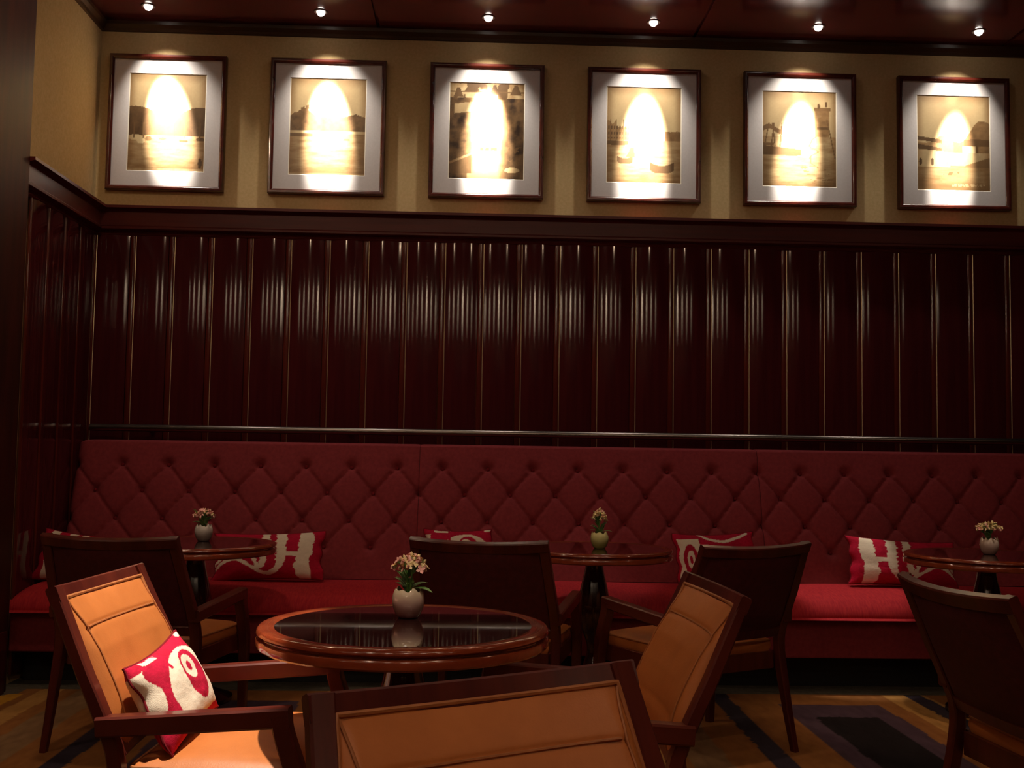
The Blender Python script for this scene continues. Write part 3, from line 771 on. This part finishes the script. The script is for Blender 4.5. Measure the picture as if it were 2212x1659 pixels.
# ------------------------------------------------------------------ chairs
ZS = [0, .2, .43, .56, .65, .85]; YS = [-.235, -.185, -.150, -.193, -.238, -.330]; HS = [.285, .285, .280, .277, .270, .252]
_zs = np.linspace(0, .85, 35)
def cubic(zs, ys, z):
    P = smoother(list(zip(zs, ys)), 12); return np.interp(z, P[:, 0], P[:, 1])
byf = lambda z: cubic(ZS, YS, z)
bhf = lambda z: np.interp(z, ZS, HS)
def sag(s, z): return .040*(1-s*s)*np.clip((np.asarray(z)-.40)/.15, 0, 1)
def make_chair():
    root = thing('armchair', '', 'chair')
    for sx in (-1, 1):
        path = [(sx*bhf(z), byf(z), z) for z in np.linspace(0, .846, 22)]
        ws = [.026+.013*min(1, z/.43) for z in np.linspace(0, .846, 22)]
        V, F = bar_yz(path, ws, [np.interp(z, [0, .3, .5, .85], [.028, .038, .034, .027]) for z in np.linspace(0, .846, 22)], .004); mesh('rear_leg', V, F, M['wood'], root, smooth=True)
    # top rail: bowed to the rear, dipping in the middle
    secs = []
    for s in np.linspace(-1, 1, 25):
        z1 = .851-.011*(1-s*s); zc = z1-.0215
        c = (s*(bhf(.83)+.020), byf(zc)-sag(s, .83), zc)
        t = np.array((0, -.40, .92)); nn = np.array((0, .92, .40))
        secs.append(rsec(c, nn, t, .0135, .0215, .004))
    V, F = loft(secs); mesh('top_rail', V, F, M['wood'], root, smooth=True)
    secs = []
    for s in np.linspace(-1, 1, 17):
        zc = .478; c = (s*(bhf(zc)-.018), byf(zc)-sag(s, zc), zc)
        secs.append(rsec(c, (0, .92, .40), (0, -.40, .92), .014, .022, .004))
    V, F = loft(secs); mesh('bottom_rail', V, F, M['wood'], root, smooth=True)
    # outer back
    ns, nt = 21, 15; S = np.linspace(-1, 1, ns); T = np.linspace(0, 1, nt)
    ss, tt = np.meshgrid(S, T); zz = .487+(.805-.487)*tt
    hw = bhf(zz)-.021
    yb = byf(zz)-sag(ss, zz)
    bul = .010*(1-ss**6)*(1-(2*tt-1)**6)
    Vb = np.stack([ss*hw, yb-.010-bul, zz], -1).reshape(-1, 3)
    V2 = np.stack([ss*hw, yb-.002, zz], -1).reshape(-1, 3)
    n0 = ns*nt; rim = [i for i in range(ns)]+[j*ns+ns-1 for j in range(1, nt)]+[(nt-1)*ns+i for i in range(ns-2, -1, -1)]+[j*ns for j in range(nt-2, 0, -1)]
    Fb = grid_faces(ns, nt)
    Fr = [[rim[i], rim[(i+1) % len(rim)], rim[(i+1) % len(rim)]+n0, rim[i]+n0] for i in range(len(rim))]
    mesh('outer_back', np.concatenate([Vb, V2]), Fb+[[q+n0 for q in f[::-1]] for f in Fb]+Fr, M['backfab'], root, smooth=True)
    # leather pad, boxed edge with piping and a T seam
    ns, nt = 61, 61; S = np.linspace(-1, 1, ns); T = np.linspace(0, 1, nt); ss, tt = np.meshgrid(S, T)
    z0, z1 = .470, .822
    zz = z0+(z1-z0)*tt; hw = bhf(zz)-.019
    zz = zz-.010*(1-ss**2)*tt
    yb = byf(zz)-sag(ss, zz)
    ed_s = .90-.06*np.clip((.80-tt)/.8, 0, 1)
    ft = np.interp(T, [0, .03, .08, .16, .26, .45, .65, .79, .815, .90, .97, 1], [.006, .014, .026, .037, .046, .053, .048, .036, .034, .025, .016, .010])[:, None]
    qs = np.clip((1-np.abs(ss))/(1-ed_s), 0, 1); puff = .008+(ft-.008)*np.where(np.abs(ss) > ed_s, .92*qs**.8, .92+.22*(1-(np.abs(ss)/ed_s)**2))
    dh = np.abs(tt-(.80-.02*ss**4))*.36; dv = np.abs(np.abs(ss)-ed_s)*.25
    groove = .0045*np.exp(-(dh/.005)**2)*(np.abs(ss) < ed_s+.005)+.003*np.exp(-(dv/.004)**2)*(tt < .80)
    yf = yb+puff-groove
    Vf = np.stack([ss*hw, yf, zz+.18*puff*0], -1); Vk = np.stack([ss*hw, yb+.004, zz], -1)
    n0 = ns*nt; rim = [i for i in range(ns)]+[j*ns+ns-1 for j in range(1, nt)]+[(nt-1)*ns+i for i in range(ns-2, -1, -1)]+[j*ns for j in range(nt-2, 0, -1)]
    Fb = grid_faces(ns, nt)
    Fr = [[rim[i], rim[(i+1) % len(rim)], rim[(i+1) % len(rim)]+n0, rim[i]+n0] for i in range(len(rim))]
    pad = mesh('back_pad', np.concatenate([Vf.reshape(-1, 3), Vk.reshape(-1, 3)]), Fb+[[q+n0 for q in f[::-1]] for f in Fb]+Fr, M['leather'], root, smooth='all')
    fl = Vf.reshape(-1, 3)
    V, F = tube([fl[i]+np.array((0, .001, 0)) for i in rim], .0048, 8, True); mesh('piping', V, F, M['piping'], pad, smooth=True)
    jt = int(round(.80*(nt-1)))
    line = [Vf[jt, i]+np.array((0, .003, 0)) for i in range(int(.06*ns)+1, ns-int(.06*ns)-1, 2)]
    V, F = tube(line, .0026, 6); mesh('seam', V, F, M['piping'], pad, smooth=True)
    for sx in (-1, 1):
        def on_pad(si, ti, out):
            fi = np.clip((si+1)/2*(ns-1), 0, ns-1.001); fj = np.clip(ti*(nt-1), 0, nt-1.001); i, j = int(fi), int(fj); p, q = fi-i, fj-j
            r = (Vf[j, i]*(1-p)+Vf[j, i+1]*p)*(1-q)+(Vf[j+1, i]*(1-p)+Vf[j+1, i+1]*p)*q
            return r+np.array((0, out, 0))
        pts = [on_pad(sx*(.90-.06*(.80-t)/.8), t, .0015) for t in np.linspace(.03, .80, 22)]
        pts += [on_pad(sx*v_, t_, .002) for v_, t_ in ((.915, .84), (.935, .89), (.96, .94), (.985, .985))]
        V, F = tube(pts, .0026, 6); mesh('seam', V, F, M['piping'], pad, smooth=True)
    # seat: trapezoid cushion with piped edge over a wood frame
    def plan(a, b, ins=0.0):
        y = -.135+.435*(b+1)/2; h = (.252+.024*(b+1)/2)-ins
        return a*h, y+(-ins*b)
    na = 33; A = np.linspace(-1, 1, na); aa, bb = np.meshgrid(A, A)
    sq = lambda q: np.sign(q)*np.abs(q)**.9
    X, Y = plan(aa, bb)
    ed = np.minimum((1-np.abs(aa))*.265, (1-np.abs(bb))*.22)
    Zt = .434+.016*(1-np.exp(-ed/.018))+.026*(1-aa**2)*(1-bb**2)
    cr = np.clip(np.hypot(np.maximum(np.abs(aa)-.86, 0), np.maximum(np.abs(bb)-.86, 0))-.14, 0, 1)
    X = X*(1-.35*cr); Y = Y-(np.sign(bb)*.35*cr*.22)
    top = np.stack([X, Y, Zt], -1).reshape(-1, 3); bot = np.stack([X*.985, Y, np.full_like(X, .392)], -1).reshape(-1, 3)
    mid = np.stack([X*1.012, Y+.006*bb, np.full_like(X, .413)], -1).reshape(-1, 3)
    n0 = na*na; rim = [i for i in range(na)]+[j*na+na-1 for j in range(1, na)]+[(na-1)*na+i for i in range(na-2, -1, -1)]+[j*na for j in range(na-2, 0, -1)]
    Fa = grid_faces(na, na); L = len(rim)
    Vv = np.concatenate([top, bot, mid]); Fr = []
    for i in range(L):
        a, b = rim[i], rim[(i+1) % L]
        Fr += [[a, b, b+2*n0, a+2*n0], [a+2*n0, b+2*n0, b+n0, a+n0]]
    seat = mesh('seat_cushion', Vv, Fa+[[q+n0 for q in f[::-1]] for f in Fa]+Fr, M['leather'], root, smooth=True)
    seat.data.validate()
    V, F = tube([top[i] for i in rim], .0045, 8, True); mesh('piping', V, F, M['piping'], seat, smooth=True)
    def trap(z0, z1, y0, y1, h0, h1):
        V = [(-h0, y0, z0), (h0, y0, z0), (h1, y1, z0), (-h1, y1, z0), (-h0, y0, z1), (h0, y0, z1), (h1, y1, z1), (-h1, y1, z1)]
        return V, [[0, 3, 2, 1], [4, 5, 6, 7], [0, 1, 5, 4], [1, 2, 6, 5], [2, 3, 7, 6], [3, 0, 4, 7]]
    V, F = merge([trap(.325, .392, .270, .294, .270, .272), trap(.325, .392, -.150, -.128, .25, .25)])
    for sx in (-1, 1):
        V2, F2 = loft([rsec((sx*.262, -.13, .3585), (1, 0, 0), (0, 0, 1), .011, .0335, .002), rsec((sx*.268, .285, .3585), (1, 0, 0), (0, 0, 1), .011, .0335, .002)])
        V, F = merge([(V, F), (V2, F2)])
    mesh('seat_frame', V, F, M['wood'], root)
    for sx in (-1, 1):
        x0 = sx*(bhf(.55)+.010); x1 = sx*.302
        path = [(x0+(x1-x0)*t, -.195+(.256+.195)*t, .536+.036*t) for t in np.linspace(0, 1, 6)]
        V, F = bar_yz(path, .044, .046, .005); mesh('arm', V, F, M['wood'], root, smooth=True)
        pts = smoother([(sx*.302, .234, .575), (sx*.302, .243, .53), (sx*.302, .268, .46), (sx*.301, .292, .38), (sx*.300, .300, .28), (sx*.299, .298, .14), (sx*.298, .300, 0)], 5)
        n = len(pts); ws = [.044-.012*max(0, i/n-.45)/.55 for i in range(n)]
        V, F = bar_yz(pts[::-1], ws[::-1], [q-.002 for q in ws[::-1]], .004); mesh('front_leg', V, F, M['wood'], root, smooth=True)
    return root
chairs = [
    ((-.639, -3.583), -4.0, 'armchair with lit tan leather back and an ikat pillow on its seat'),
    ((-1.31, -1.97), 80.3, 'dark-backed armchair facing the left back table, seen from behind'),
    ((.106, -1.944), 76.5, 'dark-backed armchair seen from behind, between the front round table and the banquette'),
    ((.313, -3.624), 183.0, 'armchair at the right side of the front round table, tan pad turned left'),
    ((.952, -2.016), 117.7, 'dark-backed armchair behind the tan chair right of the front table'),
    ((.176, -5.08), -61.4, 'closest armchair, wide tan leather back pad cut off by the bottom edge'),
    ((1.622, -3.517), 5.8, 'armchair with curved dark red outer back at the right edge'),
]
ch0 = make_chair()
for i, ((x, y), a, lab) in enumerate(chairs):
    o = ch0 if i == 0 else copy_tree(ch0)
    o.location = (x, y, 0); o.rotation_euler = (0, 0, math.radians(a-90))
    o['label'] = lab; o['group'] = 'leather armchairs in the lounge'

# ------------------------------------------------------------------ round tables
TR = .372
def make_table():
    t = thing('round_table', '', 'table')
    gi = .330
    prof = [(gi-.012, .738), (gi, .7385), (gi+.004, .740), (TR-.012, .740), (TR-.006, .7385), (TR-.002, .733), (TR-.001, .727), (TR-.006, .722), (TR-.012, .720), (TR-.012, .717),
            (TR-.003, .715), (TR, .710), (TR-.001, .695), (TR-.006, .690), (TR-.03, .688), (.10, .688), (.10, .70), (gi-.012, .72)]
    V, F = lathe(prof+[prof[0]], 128)
    F = F[:-2]
    mesh('table_top', V, F, M['tablewood'], t, smooth=True)
    V, F = lathe([(0, .7285), (gi-.001, .7285), (gi-.001, .7376), (gi-.003, .7385), (0, .7385)], 96)
    mesh('glass_inset', V, F, M['glass'], t)
    pr = smoother([(.105, .690), (.095, .682), (.050, .672), (.043, .655), (.048, .62), (.062, .56), (.074, .50), (.078, .455), (.073, .40), (.058, .35), (.040, .31), (.033, .28), (.034, .24), (.046, .20), (.050, .185)], 4)
    V, F = lathe([tuple(q) for q in pr[::-1]], 40); mesh('pedestal', V, F, M['pedestal'], t, smooth=True)
    V, F = lathe([(.0, .006), (.185, .006), (.190, .014), (.188, .026), (.16, .036), (.10, .06), (.065, .10), (.052, .15), (.050, .19), (.0, .19)], 48); mesh('base', V, F, M['pedestal'], t, smooth=True)
    return t
tabs = [((-.167, -3.62), 'nearest round table, its glass inset ringed by reddish lacquered wood'),
        ((-1.295, -1.28), 'leftmost round pedestal table before the banquette, behind the dark armchair'),
        ((.590, -1.30), 'middle round pedestal table before the banquette, with a yellow-green flower pot'),
        ((2.433, -1.42), 'round pedestal table before the banquette, cut off by the right edge')]
t0 = make_table()
for i, ((x, y), lab) in enumerate(tabs):
    o = t0 if i == 0 else copy_tree(t0)
    o.location = (x, y, 0); o.rotation_euler = (0, 0, .3*i); o['label'] = lab; o['group'] = 'round lacquered pedestal tables'

# ------------------------------------------------------------------ potted kalanchoes
def leaf_mesh(L, W, cup=.15, curl=.35):
    nu, nv = 9, 5; V = []
    for i in range(nu):
        t = i/(nu-1); w = W/2*math.sin(PI*min(1, t**.75*.96+.03))**.8*(1+.10*math.sin(t*26))
        for j in range(nv):
            s = -1+2*j/(nv-1)
            V.append((t*L*(1-.12*t), s*w, cup*w*s*s+curl*L*(t*.5-t*t)))
    n = len(V); F = grid_faces(nv, nu)
    V2 = [(x, y, z-.0012) for x, y, z in V]
    F2 = [[q+n for q in f[::-1]] for f in F]
    rim = [i for i in range(nv)]+[j*nv+nv-1 for j in range(1, nu)]+[(nu-1)*nv+i for i in range(nv-2, -1, -1)]+[j*nv for j in range(nu-2, 0, -1)]
    F3 = [[rim[i], rim[(i+1) % len(rim)], rim[(i+1) % len(rim)]+n, rim[i]+n] for i in range(len(rim))]
    return V+V2, F+F2+F3
def floret_mesh(bud=False):
    if bud:
        return lathe([(0, -.004), (.0028, -.002), (.0034, .002), (.0026, .006), (0, .0095)], 7)
    V, F = lathe([(0, -.006), (.0016, -.004), (.002, .0), (.0022, .002), (0, .003)], 6)
    for k in range(4):
        a = k*PI/2; ca, sa = math.cos(a), math.sin(a)
        q = [(.001, -.0018, .002), (.005, -.0030, .0042), (.0080, 0, .0036), (.005, .0030, .0042), (.001, .0018, .002), (.0045, 0, .0025)]
        n = len(V); V += [(x*ca-y*sa, x*sa+y*ca, z) for x, y, z in q]
        F += [[n, n+1, n+5], [n+1, n+2, n+5], [n+2, n+3, n+5], [n+3, n+4, n+5], [n+4, n, n+5]]
    return V, F
FM = {}
def shared(key, fn, mt, smooth=True):
    if key not in FM:
        V, F = fn(); o = mesh(key, V, F, mt, smooth=smooth); FM[key] = o.data; bpy.data.objects.remove(o)
    return FM[key]
def plant(loc, label, pm, seed, spread, height, pinks, leaves, broken=False, nst=5, nfl=84):
    rnd = random.Random(seed)
    t = thing('potted_kalanchoe', label, 'potted plant', (loc[0], loc[1], loc[2]), 0, 'small potted kalanchoes on the tables')
    prof = smoother([(.020, .0), (.026, .001), (.034, .012), (.041, .030), (.0435, .048), (.041, .066), (.036, .079)], 4)
    def wob(r, z, a):
        return r*(1+.012*math.sin(3*a+seed))
    n = 48; Vp, Fp = [], []
    pr = [tuple(q) for q in prof]
    inner = [(r-.003, z) for r, z in pr[::-1] if z > .02]
    allp = pr+inner
    for (r, z) in allp:
        for k in range(n):
            a = 2*PI*k/n; zz = z
            if z > .055: zz = z-(z-.055)/.024*(.006*abs(math.sin(2.5*a+seed))+.004*math.sin(7*a+seed*2)+(.004*math.sin(11*a) if broken else 0))
            rr = wob(r, z, a); Vp.append((rr*math.cos(a), rr*math.sin(a), zz))
    for j in range(len(allp)-1):
        for k in range(n): Fp.append([j*n+k, j*n+(k+1) % n, (j+1)*n+(k+1) % n, (j+1)*n+k])
    Fp.append(list(range(n))); Fp.append([(len(allp)-1)*n+k for k in range(n)])
    mesh('pot', Vp, Fp, pm, t, smooth=True)
    V, F = lathe([(0, .060), (.037, .060), (.037, .064), (.02, .067), (0, .067)], 24); mesh('soil', V, F, M['soil'], t)
    tips = []
    for i in range(nst):
        a = 2*PI*i/nst+rnd.uniform(-.3, .3); rr = spread*rnd.uniform(.35, .8)*(0 if i == 0 else 1)
        p0 = Vector((rnd.uniform(-.008, .008), rnd.uniform(-.008, .008), .058)); p2 = Vector((rr*math.cos(a), rr*math.sin(a), .075+height*rnd.uniform(.72, .95)))
        p1 = (p0+p2)/2+Vector((rnd.uniform(-.004, .004), rnd.uniform(-.004, .004), .01))
        V, F = tube(smoother([p0, p1, p2], 4), .0022, 6); mesh('stem', V, F, M['stem'], t, smooth=True)
        tips.append(p2)
        for s in range(4):
            q = p2+Vector((rnd.uniform(-.014, .014), rnd.uniform(-.014, .014), rnd.uniform(.004, .012)))
            V, F = tube([p1*.35+p2*.65, q], .0011, 5); mesh('stem', V, F, M['stem'], t)
    for i in range(nfl):
        # florets over a flattened dome
        a = rnd.uniform(0, 2*PI); e = math.sqrt(rnd.random())
        x, y = spread*e*math.cos(a), spread*e*math.sin(a)
        z = .075+height*(1.02-.42*e*e)+rnd.uniform(-.005, .004)
        isb = rnd.random() < .45; pink = rnd.random() < pinks
        key = ('bud' if isb else 'flower')+('_pink' if pink else '_cream')
        me = shared(key, lambda: floret_mesh(isb), M['petal_pink' if pink else 'petal_cream'])
        o = link('flower_bud' if isb else 'flower', me, None, t, (x, y, z))
        o.rotation_euler = (rnd.uniform(-.4, .4)-y/spread*.8, rnd.uniform(-.4, .4)+x/spread*.8, rnd.uniform(0, 6)); sc = rnd.uniform(1.15, 1.75); o.scale = (sc, sc, sc)
    me = shared('leaf', lambda: leaf_mesh(.055, .030), M['leaf'])
    for (az, el, sc, z) in leaves:
        o = link('leaf', me, None, t, (.010*math.cos(az), .010*math.sin(az), z)); o.rotation_euler = Matrix.Rotation(az, 3, 'Z').to_euler()
        o.rotation_euler = (Matrix.Rotation(az, 3, 'Z') @ Matrix.Rotation(-el, 3, 'Y')).to_euler(); o.scale = (sc, sc, sc)
    return t
inner_leaves = lambda seed, n, z0, z1: [(random.Random(seed+i).uniform(0, 6.28), random.Random(seed+50+i).uniform(.75, 1.25), random.Random(seed+90+i).uniform(.65, .95), z0+(z1-z0)*i/max(1, n-1)) for i in range(n)]
PMs = [pot_mat('cream_pink_glaze', (.66, .54, .36), (.50, .30, .26), (.30, .08, .10)), pot_mat('grey_white_glaze', (.50, .44, .36), (.42, .34, .30), (.30, .22, .20)),
       pot_mat('yellow_green_glaze', (.56, .46, .20), (.48, .42, .16), (.36, .36, .07)), pot_mat('white_pink_glaze', (.66, .52, .40), (.56, .38, .32), (.42, .24, .22))]
TZ = .7385
plant((-.164, -3.51, TZ), 'cream and pink glazed pot of pink kalanchoe on the nearest round table', PMs[0], 3, .046, .088, .55,
      [(-.25, .05, 1.15, .078), (.35, .45, .9, .08), (2.6, .5, .7, .08)]+inner_leaves(7, 9, .07, .12))
plant((-1.284, -1.19, TZ), 'grey-white pot of pale pink flowers on the leftmost table', PMs[1], 5, .046, .072, .8,
      [(3.2, .30, 1.0, .085)]+inner_leaves(17, 12, .07, .115), True)
plant((.610, -1.332, TZ), 'yellow-green glazed pot of peach flowers on the middle table', PMs[2], 8, .034, .100, .25,
      [(-.15, .25, 1.0, .078), (3.0, .35, .8, .08)]+inner_leaves(27, 11, .07, .13))
plant((2.456, -1.402, TZ), 'white-pink pot of cream flowers on the rightmost table', PMs[3], 11, .058, .070, .25,
      inner_leaves(37, 12, .07, .12), True)
